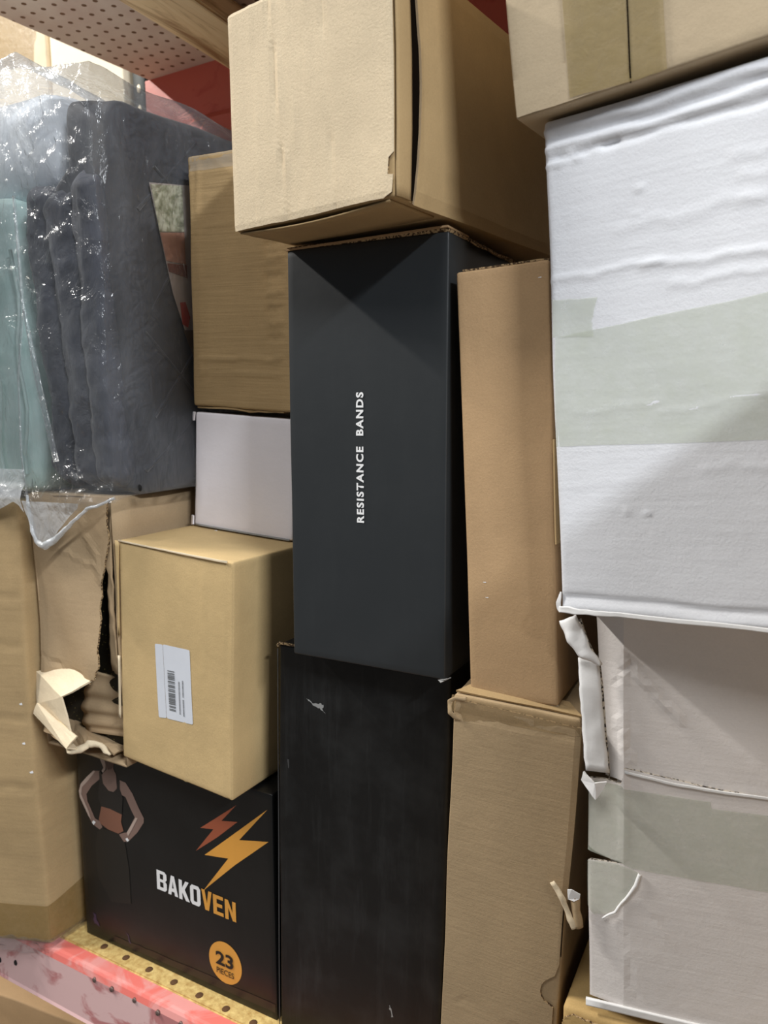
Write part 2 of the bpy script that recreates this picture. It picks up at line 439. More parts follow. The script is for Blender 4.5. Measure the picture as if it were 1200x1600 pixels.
# ------------------------------------------------------------------ the setting
structure(slabbox('floor', -6, 4, -4, 4, -1.62, -1.60, plain('concrete_floor', srgb(120, 112, 104), .5)))
structure(slabbox('wall_back', -6, 4, 3.0, 3.1, -1.6, 3.2, plain('painted_wall', srgb(150, 140, 130), .8)))

# ------------------------------------------------------------------ rack: lower shelf
t = empty('shelf_beam', 'worn pink painted steel shelf beam in front of the lowest boxes, bottom left', 'shelf beam', (-1.09, -.004, -.788))
bm = bmesh.new()   # step beam section extruded along the shelf, local x runs right
prof = [(.030, 0), (-.004, 0), (-.008, -.001), (-.0105, -.004), (-.013, -.012), (-.014, -.084), (-.016, -.088), (.030, -.088)]
n = 40; rings = []
for i in range(n + 1):
    x = 1.5 * i / n - .02
    rings.append([bm.verts.new((x, y - .002, z)) for y, z in prof])
for a, b in zip(rings, rings[1:]):
    for k in range(len(prof)):
        f = bm.faces.new((a[k], b[k], b[(k + 1) % len(prof)], a[(k + 1) % len(prof)]))
        f.material_index = 1 if k in (0, 1, 2, 3) else 0
bm.faces.new(rings[0]); bm.faces.new(rings[-1][::-1])
bmesh.ops.recalc_face_normals(bm, faces=bm.faces[:])
make('beam_body', bm, [pink, salmon], t, smooth=False)
def disc_bm(c, r, n=16, squash=1.0, axis='y', h=.0015):
    bm = bmesh.new()
    M = Matrix.Translation(c) @ (Matrix.Rotation(math.pi / 2, 4, 'X') if axis == 'y' else Matrix.Identity(4)) @ Matrix.Diagonal((squash, 1, 1, 1))
    bmesh.ops.create_cone(bm, cap_ends=True, segments=n, radius1=r, radius2=r * .8, depth=h, matrix=M); return bm
for x, z in ((.012, -.062), (.052, -.052)):
    make('slot_hole', disc_bm((x, -.0164, z), .0048, squash=.7), hole_m, t)
for i, x in enumerate((.232, .268, .312, .357, .398, .44, .49)):
    make('rivet', disc_bm((x, -.0150 - .001 * (i % 2), -.0125), .0042, 10, .9, h=.003), rivet, t)

t = slabbox('shelf_deck', -1.12, .5, .006, .55, -.803, -.7858, osb)
t['label'] = 'yellow chip board shelf deck with a row of drilled holes under the boxes'; t['category'] = 'shelf board'
for i, x in enumerate((-.885, -.838, -.790, -.741, -.693, -.645, -.598)):
    h = make('drilled_hole', disc_bm((x, .0185 - .0012 * i + .004, -.7855), .0058, 14, 1.0, 'z', .0012), plain('hole_brown', srgb(92, 62, 34), .9), t)

# box of the level below
B = Box(.7, .5, .25, .004, .004, 6, seed=31)
t = empty('cardboard_box', 'blurred brown cardboard box below the pink shelf beam, bottom left corner', 'box', (-1.75, .05, -1.35), (0, 0, 8))
make('body', B.mesh(.03, .05), k_narrow, t)
lay('tape', B, [rect(.3, 0, .37, .25)], tape_brown, t, step=.03)
t2 = slabbox('shelf_deck', -1.9, .5, .02, .55, -1.372, -1.3505, osb)
t2['label'] = 'lower chip board deck carrying the blurred box under the pink beam'; t2['category'] = 'shelf board'

# ------------------------------------------------------------------ rack: upper shelf
bm = bmesh.new()
pts = [(-1.225, -.02), (.5, -.02), (.5, .505), (-1.188, .505)]
a = [bm.verts.new((x, y, .65)) for x, y in pts]; b = [bm.verts.new((x, y, .668)) for x, y in pts]
bm.faces.new(a[::-1]); bm.faces.new(b)
for i in range(4): bm.faces.new((a[i], a[(i + 1) % 4], b[(i + 1) % 4], b[i]))
t = make('perforated_shelf_board', bm, perf, smooth=False)
t['label'] = 'pale perforated shelf board seen from below at the top left'; t['category'] = 'shelf board'
t = slabbox('support_joist', -.052, .052, -.27, .25, -.021, .021, pine, bev=.003)
t.location = (-.893, .245, .6285); t.rotation_euler = (0, 0, math.radians(3))
t['label'] = 'pine joist with wood grain under the perforated shelf board'; t['category'] = 'joist'
bm = bmesh.new()
prof = [(.50, .650), (.50, .565), (.485, .556), (.485, .545), (.53, .538), (.53, .650)]
prof = [(.503, .650), (.503, .560), (.488, .545), (.488, .520), (.53, .512), (.53, .650)]
r0 = [bm.verts.new((-1.20, y, z)) for y, z in prof]; r1 = [bm.verts.new((.5, y, z)) for y, z in prof]
for k in range(len(prof)): bm.faces.new((r0[k], r1[k], r1[(k + 1) % 6], r0[(k + 1) % 6]))
bm.faces.new(r0); bm.faces.new(r1[::-1]); bmesh.ops.recalc_face_normals(bm, faces=bm.faces[:])
t = make('rear_shelf_beam', bm, redp, smooth=False)
t['label'] = 'red steel beam at the back under the upper perforated shelf'; t['category'] = 'shelf beam'
t = empty('rack_upright', 'black slotted steel upright behind the clear bag, top left', 'rack post', (-1.335, .60, -1.6))
make('post', Box(.036, .04, 3.0, .002, 0).mesh(.05, .02), steel, t)
for i in range(56):
    z = 1.20 + .0 + i * .042
    if 2.15 < z < 2.45:
        bm = bmesh.new(); bmesh.ops.create_cone(bm, cap_ends=True, segments=16, radius1=.0065, radius2=.0065, depth=.002,
            matrix=Matrix.Translation((.018, -.0005, z)) @ Matrix.Rotation(math.pi / 2, 4, 'X') @ Matrix.Diagonal((.8, 1.3, 1, 1)))
        make('slot', bm, cream, t)

# boxes in the next bay
B = Box(.232, .3, 1.05, .004, .003, 5, seed=5)
t = empty('cardboard_box', 'cream coloured box in the next bay behind the clear bag, brightly lit', 'box', (-1.594, .60, -.05))
make('body', B.mesh(.04, .06), cream, t)
B = Box(.52, .3, 1.05, .004, .003, 5, seed=15)
t = empty('cardboard_box', 'tan box with brown tape beyond the bag at the left edge, upper left', 'box', (-2.128, .60, -.05))
make('body', B.mesh(.04, .06), k_pale, t)
lay('tape', B, [ragged([(.34, .88), (.47, .86), (.49, .94), (.45, .97), (.44, 1.02), (.36, 1.03)], .003)], tape_brown, t, step=.02)
t = empty('cardboard_box', 'plain kraft box under the cream box in the next bay', 'box', (-2.128, .60, -.786))
make('body', Box(.766, .3, .735, .004, .003, 5, seed=6).mesh(.06, .08), k_pale, t)
t3 = slabbox('shelf_deck', -2.5, -1.3, .2, 1.0, -.803, -.7865, osb)
t3['label'] = 'chip board deck of the next bay behind the left boxes'; t3['category'] = 'shelf board'

# ------------------------------------------------------------------ kraft box, top centre
B = Box(.1938, .40, .201, .003, .0012, 8, seed=1, creases=[
    ('F', .0545, .20, .0700, .0, .0020, -.0020), ('F', .0595, .20, .0750, .0, .0018, .0010), ('F', .078, .20, .088, .0, .0018, .0008), ('F', .118, .20, .129, .0, .002, -.0012), ('F', .030, .20, .036, .0, .003, .0006),
    ('F', .100, .20, .106, .0, .003, .0006), ('R', .034, .20, .034, 0, .004, .0015)])
t = empty('cardboard_box', 'large light kraft box on top of the tall black box, seen from below', 'box', (-.5155, -.06, .1762), (-.512, -.6263, -6.794))
make('body', B.mesh(.0035, .008), k_side, t)
# front panel: separate outer board with its folded-in corner, wraps to a narrow strip on the right side
fp = lay('front_panel', B, [ragline([(.1938, .199), (.0006, .2005)], .0003, 8) + [(-.0014, .196)] + ragline([(.0003, .192), (.0003, .0012), (.183, .0012)], .0004, 14, 3) +
     [(.1915, .004), (.1925, .018), (.1880, .0190), (.1890, .032), (.1932, .036)]], k_top, t, off=.0004, thick=.0018, step=.006)
strip('side_tuck_flap', [B.right(.011, .0015, .0016), B.right(.0115, .06, .0022), B.right(.012, .12, .0022), B.right(.011, .199, .002)], [.021, .022, .022, .021], k_side, t, normal=(1, 0, 0), thick=.0016, curl=.001)
lay('side_gap', B, [[(.020, .002), (.036, .002), (.036, .2), (.020, .2)]], dark_in, t, off=.0006, side='R')
lay('side_panel', B, [[(.0262, .0), (.0300, .03), (.0332, .0644), (.0350, .1), (.0340, .13), (.0300, .1667), (.0290, .2005), (.397, .2), (.397, .001)]], k_side, t, off=.0012, thick=.0024, side='R', step=.01, edge=k_torn)
bm = poly2d([[(.004, .002), (.187, .002), (.185, .075), (.012, .075)]], .02)
for v in bm.verts: v.co = Vector((v.co.x, v.co.y, -.0008 - .0045 * max(0, 1 - v.co.y / .03) * math.sin(v.co.x / .19 * math.pi)))
make('bottom_flap', bm, k_side, t, solid=.0016)

# ------------------------------------------------------------------ tall black box with lettering
B = Box(.186, .30, .4405, .0022, .0006, 7, seed=2)
t = empty('black_box', 'tall black box with white vertical RESISTANCE BANDS lettering', 'box', (-.5046, 0, -.2724), (-.3583, .5885, 1.1776))
make('body', B.mesh(.006, .02), b_rb, t)
lay_text('lettering', B, 'RESISTANCE  BANDS', (.0840, .1560, .0928, .2912), p_white, t, bold=.036, rot=True, spacing=1.22)
lay('lid_edge', B, [rect(.001, .001, .185, .29)], edge_k, t, off=.0002, side='T', thick=.0032)
sheet('lid_flap_edge', [[(-.0015, -.001, .4405), (.186, -.003, .4445), (.186, .05, .4445), (-.0015, .05, .4415)]], k_narrow, t, .0018)
sheet('torn_lid_bits', [[(.187, .05, .4405), (.188, .16, .441), (.196, .15, .4375), (.194, .06, .436)], [(.188, .20, .441), (.188, .28, .441), (.1955, .26, .437)]], edge_k, t, .0016, .003)
sheet('worn_corner', [[(.179, -.001, .0005), (.187, -.001, .0015), (.190, .006, .002), (.183, -.003, -.0015)]], scuff_m, t, .0008, .001)

# ------------------------------------------------------------------ lower black box
B = Box(.2165, .30, .516, .003, .0015, 6, seed=3, creases=[('F', .205, .516, .207, 0, .006, .002)], shape=lambda x, y, z: (x + .103 * y, y, z))
t = empty('black_box', 'scuffed plain black box under the tall lettered black box', 'box', (-.5656, .03, -.7894), (.573, 2.1131, 5.9102))
make('body', B.mesh(.008, .02), b_low, t)
lay('scuff_mark', B, [ragged([(.037, .4535), (.046, .449), (.056, .4515), (.0605, .450), (.0585, .4455), (.0635, .4395), (.057, .443), (.050, .446), (.042, .4508)], .0012, 3, 5)], scuff_m, t)
lay('scuff_mark', B, [ragged([(.1512, .0883), (.1535, .084), (.1560, .0735), (.1535, .0725), (.1528, .080), (.1505, .084)], .0008, 3, 6)], scuff_m, t)
lay('scuff_mark', B, [[(.012, .372), (.0145, .372), (.0150, .362), (.0135, .360)]], scuff_d, t)
strip('raw_lid_edge', [(-.0012, -.0008, .513), (.002, -.0012, .5175), (.012, -.001, .5172), (.05, -.001, .517)], [.003, .003, .0025, .002], edge_k, t, thick=.002)
strip('worn_left_edge', [(-.0008, -.0008, .51), (-.001, -.0008, .40), (-.0005, -.0008, .25), (-.0008, -.0008, .10), (-.0005, -.0008, .005)], [.0008, .0006, .0012, .0010, .0012], scuff_d, t, thick=.0006)

# ------------------------------------------------------------------ narrow kraft box
B = Box(.0879, .30, .4106, .0025, .0012, 7, seed=4, creases=[('F', .078, .35, .0855, .25, .006, -.0008)])
t = empty('cardboard_box', 'tall narrow brown kraft box between the black box and the white box', 'box', (-.2884, 0, -.2830), (-.6017, -2.2939, 1.4429))
make('body', B.mesh(.005, .015), k_narrow, t)
lay('side_tab', B, [rect(.001, .1542, .012, .2514)], k_side, t, off=.0004, side='R', thick=.0022, edge=k_side)
lay('top_flap', B, [rect(.006, .002, .0875, .28)], k_narrow, t, off=.0002, side='T', thick=.0016)
for u, v in ((.0165, .1150), (.0185, .1000), (.0780, .3960)):
    lay('nick', B, [[(u, v), (u + .003, v + .0003), (u + .0032, v - .0006), (u + .0004, v - .0005)]], w_torn, t)
strip('bottom_flap_edge', [(.012, .002, -.001), (.045, .0, -.0022), (.074, .0, -.0035), (.0875, .004, -.001)], [.0015, .002, .0035, .003], k_pale, t, thick=.0018)

# ------------------------------------------------------------------ lower kraft box with die-cut notch
B = Box(.1236, .30, .505, .003, .0018, 7, seed=7, creases=[('F', .0, .4850, .124, .4915, .0035, -.0010), ('F', .02, .16, .10, .15, .002, -.0006)], shape=lambda x, y, z: (x + .04 * y, y, z))
t = empty('cardboard_box', 'tan corrugated box with torn taped top and a half round die cut, bottom centre', 'box', (-.3335, .0115, -.7829), (3.148, 3.4191, 5.551))
make('body', B.mesh(.006, .015), k_low, t)
lay('front_panel', B, [[(.0028, .003), (.1190, .003), (.1190, .192), (.1094, .1967), (.1066, .201), (.1053, .2066), (.1064, .214), (.1093, .2195), (.1140, .2245), (.1189, .2293),
     (.1205, .236), (.1215, .2436), (.1215, .3129), (.1245, .3145), (.1245, .498), (.004, .502), (.0028, .49)]], k_low, t, off=.0005, thick=.0024, step=.008)
tb = lay('torn_tape', B, [ragline([(-.001, .5045), (.122, .5045)], .0004) + [(.1243, .489)] + ragline([(.1243, .489), (.08, .4865), (.040, .4856), (.030, .4850), (.022, .4822), (.012, .4800), (.009, .4868), (.003, .488), (.001, .4875), (-.001, .4930)], .0007, 4, 2)], tape_light, t, off=.0032)
strip('peeled_corner', [(.016, -.004, .5055), (.004, -.005, .5040), (-.001, -.005, .5000), (-.0015, -.006, .4940), (-.0005, -.006, .4880), (.004, -.006, .4840), (.010, -.005, .4815)], [.0030, .0035, .0045, .0035, .0045, .0035, .0015], k_low, t, thick=.0012, curl=.0004, jit=.0020)
sheet('top_flap', [[(.0, .004, .5065), (.016, .02, .513), (.11, .02, .511), (.124, .004, .5065)]], k_mid, t, .0022, .002)
lay('slot_shadow_gap', B, [rect(.1226, .2500, .1240, .3120)], dark_in, t, off=.0005)

# ------------------------------------------------------------------ big white box, right
B = Box(.40, .35, .4154, .0035, .0016, 8, seed=8, creases=[
    ('F', 0, .4060, .20, .4075, .0032, .0022), ('F', -.005, .3975, .22, .4000, .0026, -.0024), ('F', 0, .3920, .22, .3935, .0034, .0018),
    ('F', -.005, .3820, .06, .3855, .0024, -.0022), ('F', .05, .3855, .22, .3870, .0028, -.0022), ('F', 0, .3790, .03, .3810, .003, .0016),
    ('F', 0, .285, .09, .288, .0025, .0012), ('F', .08, .2865, .19, .281, .0030, .0012), ('F', .10, .268, .19, .2705, .003, .0008),
    ('F', .06, .318, .16, .322, .005, .0006), ('F', 0, .0150, .30, .0135, .0024, -.0022), ('F', 0, .006, .3, .005, .003, .0012),
    ('F', .074, .345, .079, .3465, .0016, .0011), ('F', .070, .326, .076, .3275, .0014, .0008), ('F', .074, .0895, .0780, .0885, .0011, .0014),
    ('F', .058, .0915, .0600, .0905, .0018, .0012), ('F', .12, .125, .19, .127, .003, .0005), ('F', .02, .172, .09, .178, .002, .0007), ('F', .09, .168, .19, .182, .0022, .0006),
    ('F', .145, .352, .19, .354, .0035, .0006), ('F', .15, .336, .19, .339, .0035, .0006), ('F', .15, .320, .19, .3235, .0035, .0006)])
t = empty('white_box', 'large white corrugated box with crumpled top edge and a band of clear tape', 'box', (-.1889, -.03, -.1797), (-.2223, -3.2988, -4.9121))
make('body', B.mesh(.0026, .015), w_board, t)
lay('tape', B, [ragline([(.0004, .1455), (.40, .1420)], .0004, 10) + ragline([(.40, .268), (.1662, .2522), (.0040, .2375)], .0003, 6)], tape_green, t, off=.0004, step=.006)
lay('tape', B, [ragged([(.0016, .2382), (.0375, .2350), (.0360, .2480), (.0412, .2662), (.0020, .2694)], .0005, 5)], tape_green, t, off=.0005, step=.006)
strip('bottom_lip', [(-.001, -.002, .004), (.012, -.005, .0035), (.05, -.005, .0035), (.20, -.004, .001), (.39, -.004, .001)], [.006, .005, .004, .003, .003], w_torn, t, thick=.0018, jit=.0014)
strip('split_corner', [(-.0005, .0, .018), (-.0025, -.001, .010), (.0005, -.001, .001)], [.001, .004, .003], w_torn, t, thick=.0015, jit=.002)

# boxes of the same shelf further right, standing further out into the aisle
t = empty('cardboard_box', 'kraft box beside the big white box on its right, standing out into the aisle', 'box', (.235, -.35, -.30))
make('body', Box(.34, .45, .525, .003, .001, seed=41).mesh(.03, .03), k_low, t)
t = empty('cardboard_box', 'kraft box at the right end carrying the box that stands out into the aisle', 'box', (.235, -.35, -.785))
make('body', Box(.34, .45, .484, .003, .001, seed=42).mesh(.03, .03), k_low, t)

# ------------------------------------------------------------------ lower white box, torn at its left edge
B = Box(.40, .35, .39, .004, .0018, 7, seed=9, creases=[
    ('F', .0345, .34, .0362, .155, .0024, .0010), ('F', .05, .33, .085, .295, .003, .0014), ('F', .03, .325, .042, .345, .0018, -.0014),
    ('F', .034, .08, .046, .02, .0024, -.0006), ('F', .055, .115, .075, .08, .004, .0005), ('F', .04, .25, .03, .29, .003, .0014)])
t = empty('white_box', 'lower white box with torn left edge, peeled strips and greenish tape', 'box', (-.1689, .005, -.5737), (.1763, -1.5995, 7.6583))
make('body', Box(.36, .34, .388, .004, .001).mesh(.02, .03), w_low, t).location = (.038, .004, 0)
# upper panel, recessed
lay('upper_panel', B, [[(.0185, .2300), (.0362, .2300), (.40, .2300), (.40, .388), (.0110, .388)]], w_low, t, off=-.0026, thick=.0024, step=.006, edge=edge_w,
    bend=lambda u, v: -.012 * max(0, (.036 - u)) / .025 if u < .036 else 0)
# lower outer panel with its raised top edge
low = [(.0362, .2437)] + ragline([(.0362, .2437), (.1094, .2331 + .0035), (.1551, .2342), (.40, .2350)], .0003, 6)
low += [(.40, .006), (.002, .006), (.0026, .0778), (-.0010, .1000), (-.0006, .1458), (.0304, .1500), (.0365, .1510), (.0304, .1525)] + ragline([(.0304, .1525), (.010, .1560), (.0, .163), (-.001, .20), (.001, .2170), (.0015, .228)], .0010, 4, 4)
low += [(.0192, .2300), (.0330, .2280), (.0350, .234)]
lay('lower_panel', B, [low], w_low, t, off=.0, thick=.0026, step=.006, edge=edge_w, bend=lambda u, v: -.006 * max(0, .036 - u) / .036)
bd = lambda u, v: -.006 * max(0, .036 - u) / .036
strip('panel_ridge', [B.front(.037, .2415, .004), B.front(.08, .2360, .004), B.front(.12, .2352, .004), B.front(.25, .2350, .004), B.front(.395, .2350, .004)], [.0020, .0022, .0022, .0022, .0022], w_torn, t, thick=.0014, jit=.0004)
lay('tape', B, [[(.0006, .1560)] + ragline([(.0006, .1560), (.0005, .2260), (.0192, .2270), (.0340, .2268), (.0365, .2240), (.1094, .2241), (.1100, .2180), (.20, .2210)], .0003, 3) + [(.20, .1470)] + ragline([(.20, .1470), (.0430, .1480), (.0350, .1510)], .0004, 8)],
    tape_green, t, off=.0030, step=.006, bend=bd)
lay('tape_fold', B, [[(.0, .1455), (.030, .1500), (.0450, .1470), (.0503, .1440), (.0475, .1330), (.0390, .1180), (.0300, .1050), (.0190, .0960), (.0080, .0930), (.0010, .1000)]], tape_green, t, off=.0034, step=.005, bend=bd)
strip('tape_crease', [B.front(.0505, .1445, .004), B.front(.0470, .1330, .0045), B.front(.0385, .1180, .0045), B.front(.0290, .1030, .004), B.front(.0170, .0945, .0036)], [.0030, .0032, .0020, .0020, .0010], w_torn, t, thick=.0008, curl=.0010, jit=.001)
strip('bottom_lip', [(.001, -.004, .003), (.10, -.004, .003), (.25, -.004, .003), (.39, -.004, .003)], [.007, .007, .007, .007], w_torn, t, thick=.003)
# peeled strips at the upper left
s1 = [(-.0120, -.010, .3850), (-.0040, -.016, .3700), (.0060, -.018, .3560), (.0170, -.016, .3450)]
strip('peeled_strip', s1, [.0170, .0180, .0120, .0020], w_torn, t, thick=.0018, curl=.0018, jit=.0022)
strip('corrugated_edge', [(-.0005, -.0125, .3850), (.0045, -.0130, .3680), (.0120, -.0135, .3520), (.0185, -.0140, .3450)], [.0022, .0028, .0026, .0010], edge_w, t, thick=.003)
s2 = [(.0060, -.006, .3480), (.0080, -.010, .3200), (.0105, -.010, .2800), (.0135, -.010, .2420)]
strip('peeled_strip', s2, [.0170, .0190, .0200, .0205], w_torn, t, thick=.0018, curl=.0008, jit=.0012)
strip('corrugated_edge', [(.0150, -.005, .3460), (.0178, -.007, .3200), (.0202, -.007, .2800), (.0232, -.007, .2420), (.0240, -.007, .2350)], [.0020, .0024, .0024, .0024, .0008], edge_w, t, thick=.003)
sheet('torn_curl', [[(.0010, -.012, .2420), (.0120, -.017, .2330), (.0100, -.017, .2200), (-.0010, -.010, .2330)], [(.0120, -.017, .2330), (.0225, -.013, .2340), (.0130, -.018, .2180), (.0100, -.017, .2200)]], w_torn, t, .002, .002)
# torn scrap sticking out at the lower left
strip('torn_scrap', [(-.0290, -.006, .1215), (-.0190, -.006, .1060), (-.0135, -.007, .0880), (-.0080, -.006, .0800)], [.0040, .0050, .0060, .0080], k_pale, t, thick=.0016, curl=.001, jit=.002)
strip('torn_scrap', [(-.0085, -.004, .1130), (-.0075, -.005, .0980), (-.0055, -.005, .0800)], [.0080, .0075, .0090], k_low, t, thick=.0014, curl=.003, jit=.001)
sheet('white_scrap_tip', [[(-.0150, -.007, .1180), (-.0110, -.008, .1195), (-.0030, -.007, .1150), (-.0040, -.007, .1100), (-.0090, -.008, .1075), (-.0145, -.007, .1085)]], w_torn, t, .001, .001)

# ------------------------------------------------------------------ kraft box, top right
B = Box(.40, .30, .30, .0025, .0016, 7, seed=10)
t = empty('cardboard_box', 'kraft box with wide brown tape and a slit seam, top right corner', 'box', (-0.231, -0.043, 0.2348), (1.8292, -5.3509, -2.2882))
make('body', B.mesh(.007, .02), k_corner, t)
lay('tape', B, [ragline([(.0465, .0030), (.0930, .0012), (.1194, .0014)], .0004, 4) + [(.1194, .30), (.0478, .30)]], tape_olive, t, off=.0018, step=.007)
lay('seam_gap', B, [[(.0926, .0005), (.0938, .0005), (.0952, .06), (.0956, .30), (.0944, .30), (.0940, .06)]], dark_in, t, off=.0022)
lay('bottom_flap', B, [ragline([(.002, .0015), (.092, .0015)], .0003) + [(.092, .03), (.002, .03)]], k_corner, t, off=.0, thick=.0012)

# ------------------------------------------------------------------ kraft box, bottom right
B = Box(.40, .30, .2, .006, .001, 7, seed=11)
t = empty('cardboard_box', 'golden kraft box under the torn white box, bottom right corner', 'box', (-.1894, 0, -.7834), (0, -.2562, 1.9598))
make('body', B.mesh(.01, .02), k_bot, t)
lay('front_panel', B, [ragline([(.001, .001), (.39, .001)], .0001) + ragline([(.39, .193), (.10, .191), (.03, .193), (.012, .195), (.005, .191), (.001, .182)], .0008, 8, 3)], k_bot, t, off=.0006, thick=.0024)

# ------------------------------------------------------------------ black printed box, bottom left
B = Box(.36, .30, .312, .0022, .0010, 7, seed=12)
t = empty('black_box', 'black printed box with orange lightning logo and BAKOVEN lettering', 'box', (-.9326, .03, -.7846), (-.4567, .347, .44))
make('body', B.mesh(.007, .02), b_print, t)
logo = lay('lightning_logo', B, [[(.3526, .2906), (.3056, .2371), (.3534, .248), (.2984, .2128 - .012), (.2407, .1459), (.2865, .2060), (.2453, .1991)]], p_orange, t)
bm = None
lay('lightning_logo', B, [[(.302, .2836), (.2764, .2557), (.3033, .2611), (.2690, .2310), (.2295, .2), (.2620, .2400), (.239, .2357)]], p_red, t)
# block letters drawn as polygons in a unit cell
def block(c):
    s = .30
    if c == 'B': return [[(0, 0), (.75, 0), (1, .12), (1, .42), (.86, .52), (1, .62), (1, .88), (.75, 1), (0, 1), (0, .82), (.62, .82), (.62, .6), (s, .6), (s, .82), (0, .82)], [(0, 0), (s, 0), (s, .82), (0, .82)], [(s, .44), (.62, .44), (.62, .18), (s, .18), (s, 0), (.75, 0), (1, .12), (1, .42), (.86, .52), (.7, .6), (s, .6)]]
    return None
glyph = dict(
    B=[[(0, 0), (.32, 0), (.32, 1), (0, 1)], [(.32, 0), (.8, 0), (1, .12), (1, .42), (.86, .52), (.32, .58), (.32, .43), (.66, .43), (.66, .17), (.32, .17)], [(.32, .5), (.86, .52), (1, .62), (1, .88), (.8, 1), (.32, 1), (.32, .84), (.66, .84), (.66, .58), (.32, .58)]],
    A=[[(0, 0), (.32, 0), (.5, .72), (.5, 1), (.34, 1)], [(1, 0), (.68, 0), (.5, .72), (.5, 1), (.66, 1)], [(.33, .18), (.67, .18), (.6, .36), (.4, .36)]],
    K=[[(0, 0), (.32, 0), (.32, 1), (0, 1)], [(.32, .38), (.66, 0), (1.04, 0), (.58, .56), (1.0, 1), (.66, 1), (.32, .62)]],
    O=[[(0, .14), (.18, 0), (.5, 0), (.5, .18), (.33, .2), (.33, .8), (.5, .82), (.5, 1), (.18, 1), (0, .86)], [(1, .14), (.82, 0), (.5, 0), (.5, .18), (.67, .2), (.67, .8), (.5, .82), (.5, 1), (.82, 1), (1, .86)]],
    V=[[(.32, 0), (.5, 0), (.5, .34), (.32, 1), (0, 1)], [(.68, 0), (.5, 0), (.5, .34), (.68, 1), (1, 1)]],
    E=[[(0, 0), (.34, 0), (.34, 1), (0, 1)], [(.34, 0), (.95, 0), (.95, .18), (.34, .18)], [(.34, .41), (.85, .41), (.85, .59), (.34, .59)], [(.34, .82), (.95, .82), (.95, 1), (.34, 1)]],
    N=[[(0, 0), (.31, 0), (.31, 1), (0, 1)], [(.69, 0), (1, 0), (1, 1), (.69, 1)], [(.31, .62), (.69, 0), (.69, .42), (.31, 1)]])
u = .1548; cell = (.2992 - .1548) / 7
for i, ch in enumerate('BAKOVEN'):
    u0 = .1548 + cell * i; w = cell * .90
    v0 = .1214 - .003 * i / 6; v1 = .1506 - .004 * i / 6
    if ch in 'OV': v1 += .0004
    lay('lettering', B, [[(u0 + p[0] * w, v0 + p[1] * (v1 - v0)) for p in g] for g in glyph[ch]], p_white if i < 4 else p_orange, t, off=.0006)
lay('round_badge', B, [[(.2749 + .0285 * math.cos(a * math.pi / 20), .0521 + .0300 * math.sin(a * math.pi / 20)) for a in range(40)]], p_orange, t, off=.0004)
lay_text('badge_number', B, '23', (.2590, .0465, .2895, .0665), p_black, t, bold=.03, off=.0012)
lay_text('badge_lettering', B, 'PIECES', (.2600, .0340, .2900, .0425), p_black, t, bold=.008, off=.0012)
fig = lay('printed_figure', B, [[(.0602, .3028), (.0804, .3072), (.0809, .2958), (.077, .2821), (.0824, .2731), (.0827, .2525), (.0753, .2455), (.0648, .2455), (.0548, .2535), (.0522, .266), (.0636, .2777), (.0608, .2874)],
    [(.0364, .2695), (.05, .272), (.0472, .2583), (.031, .2451), (.0179, .2287), (.0189, .2182), (.0334, .194), (.0433, .1926), (.048, .1846), (.044, .1781), (.0352, .1811), (.0263, .184), (.0198, .1944), (.0034, .2197), (.0005 + .0015, .2297), (.007, .242), (.0209, .256)],
    [(.0888, .2669), (.1007, .2659), (.1133, .2524), (.1239, .2347), (.1339, .2207), (.1335, .2142), (.1198, .1951), (.1017, .1771), (.0894, .1723), (.0809, .1751), (.0814, .1818), (.0921, .1874), (.0991, .19), (.1162, .2173), (.11, .2259), (.0993, .2438), (.09, .2453), (.088, .2538)]], p_skin, t, off=.0004)
def onfig(name, polys, m, off=.0006):
    for p in polys: lay(name, B, [p], m, fig, off=off)
onfig('printed_legging', [[(.0375, .175), (.0461, .1827), (.0814, .1832), (.0945, .1711), (.1005, .1321), (.1010, .08), (.06, .07), (.034, .1), (.0314, .1302), (.0312, .1517)]], p_legs, .0005)
onfig('printed_face', [[(.0602, .3028), (.0804, .3072), (.0809, .2958), (.0775, .2850), (.0735, .2800), (.0660, .2775), (.0625, .2850), (.0608, .2920)]], plain('shaded_skin_print', srgb(86, 62, 54), .45), .0005)
onfig('printed_midriff', [[(.0486, .2172), (.0664, .2178), (.0905, .215), (.088, .2033), (.0923, .1901), (.0814, .1832), (.0605, .184), (.0448, .189), (.0416, .1948)]], p_belly)
onfig('printed_top', [[(.0482, .2715), (.0525, .2706), (.0548, .2535), (.0648, .2455), (.0753, .2455), (.0827, .2525), (.0854, .2661), (.0896, .2658), (.0888, .254), (.094, .2411), (.0905, .215), (.0664, .2178), (.0486, .2172), (.0424, .2295), (.0481, .2585)]], p_bra, .0007)
onfig('printed_highlight', [[(.0364, .2695), (.04, .269), (.0223, .2497), (.0094, .2372), (.0067, .2259), (.0205, .2026), (.025, .1904), (.0198, .1944), (.0034, .2197), (.002, .2297), (.007, .242), (.0209, .256)],
    [(.0514, .3034), (.0575, .3022), (.0624, .2852), (.0618, .2773), (.0561, .2708), (.0536, .2728), (.0576, .2789), (.0513, .2905)],
    [(.1179, .2177), (.122, .2176), (.1098, .1975), (.1014, .1848), (.0991, .19)]], p_rim, .0008)
onfig('printed_wristband', [[(.0266, .1868), (.0305, .1905), (.0349, .189), (.0299, .183)], [(.0959, .1793), (.0995, .1823), (.1035, .1789), (.0991, .1757)]], p_white, .0009)
for pm in ([(.017, .040), (.024, .038), (.030, .020), (.020, .022)], [(.086, .032), (.092, .028), (.104, .006), (.096, .012)]): lay('purple_print_mark', B, [ragged(pm, .002, 3)], p_purple, t, off=.0004)
lay('maroon_print_band', B, [ragline([(.06, .016), (.14, .020), (.358, .024)], .001) + [(.358, .012), (.06, .008)]], p_maroon, t, off=.0004)

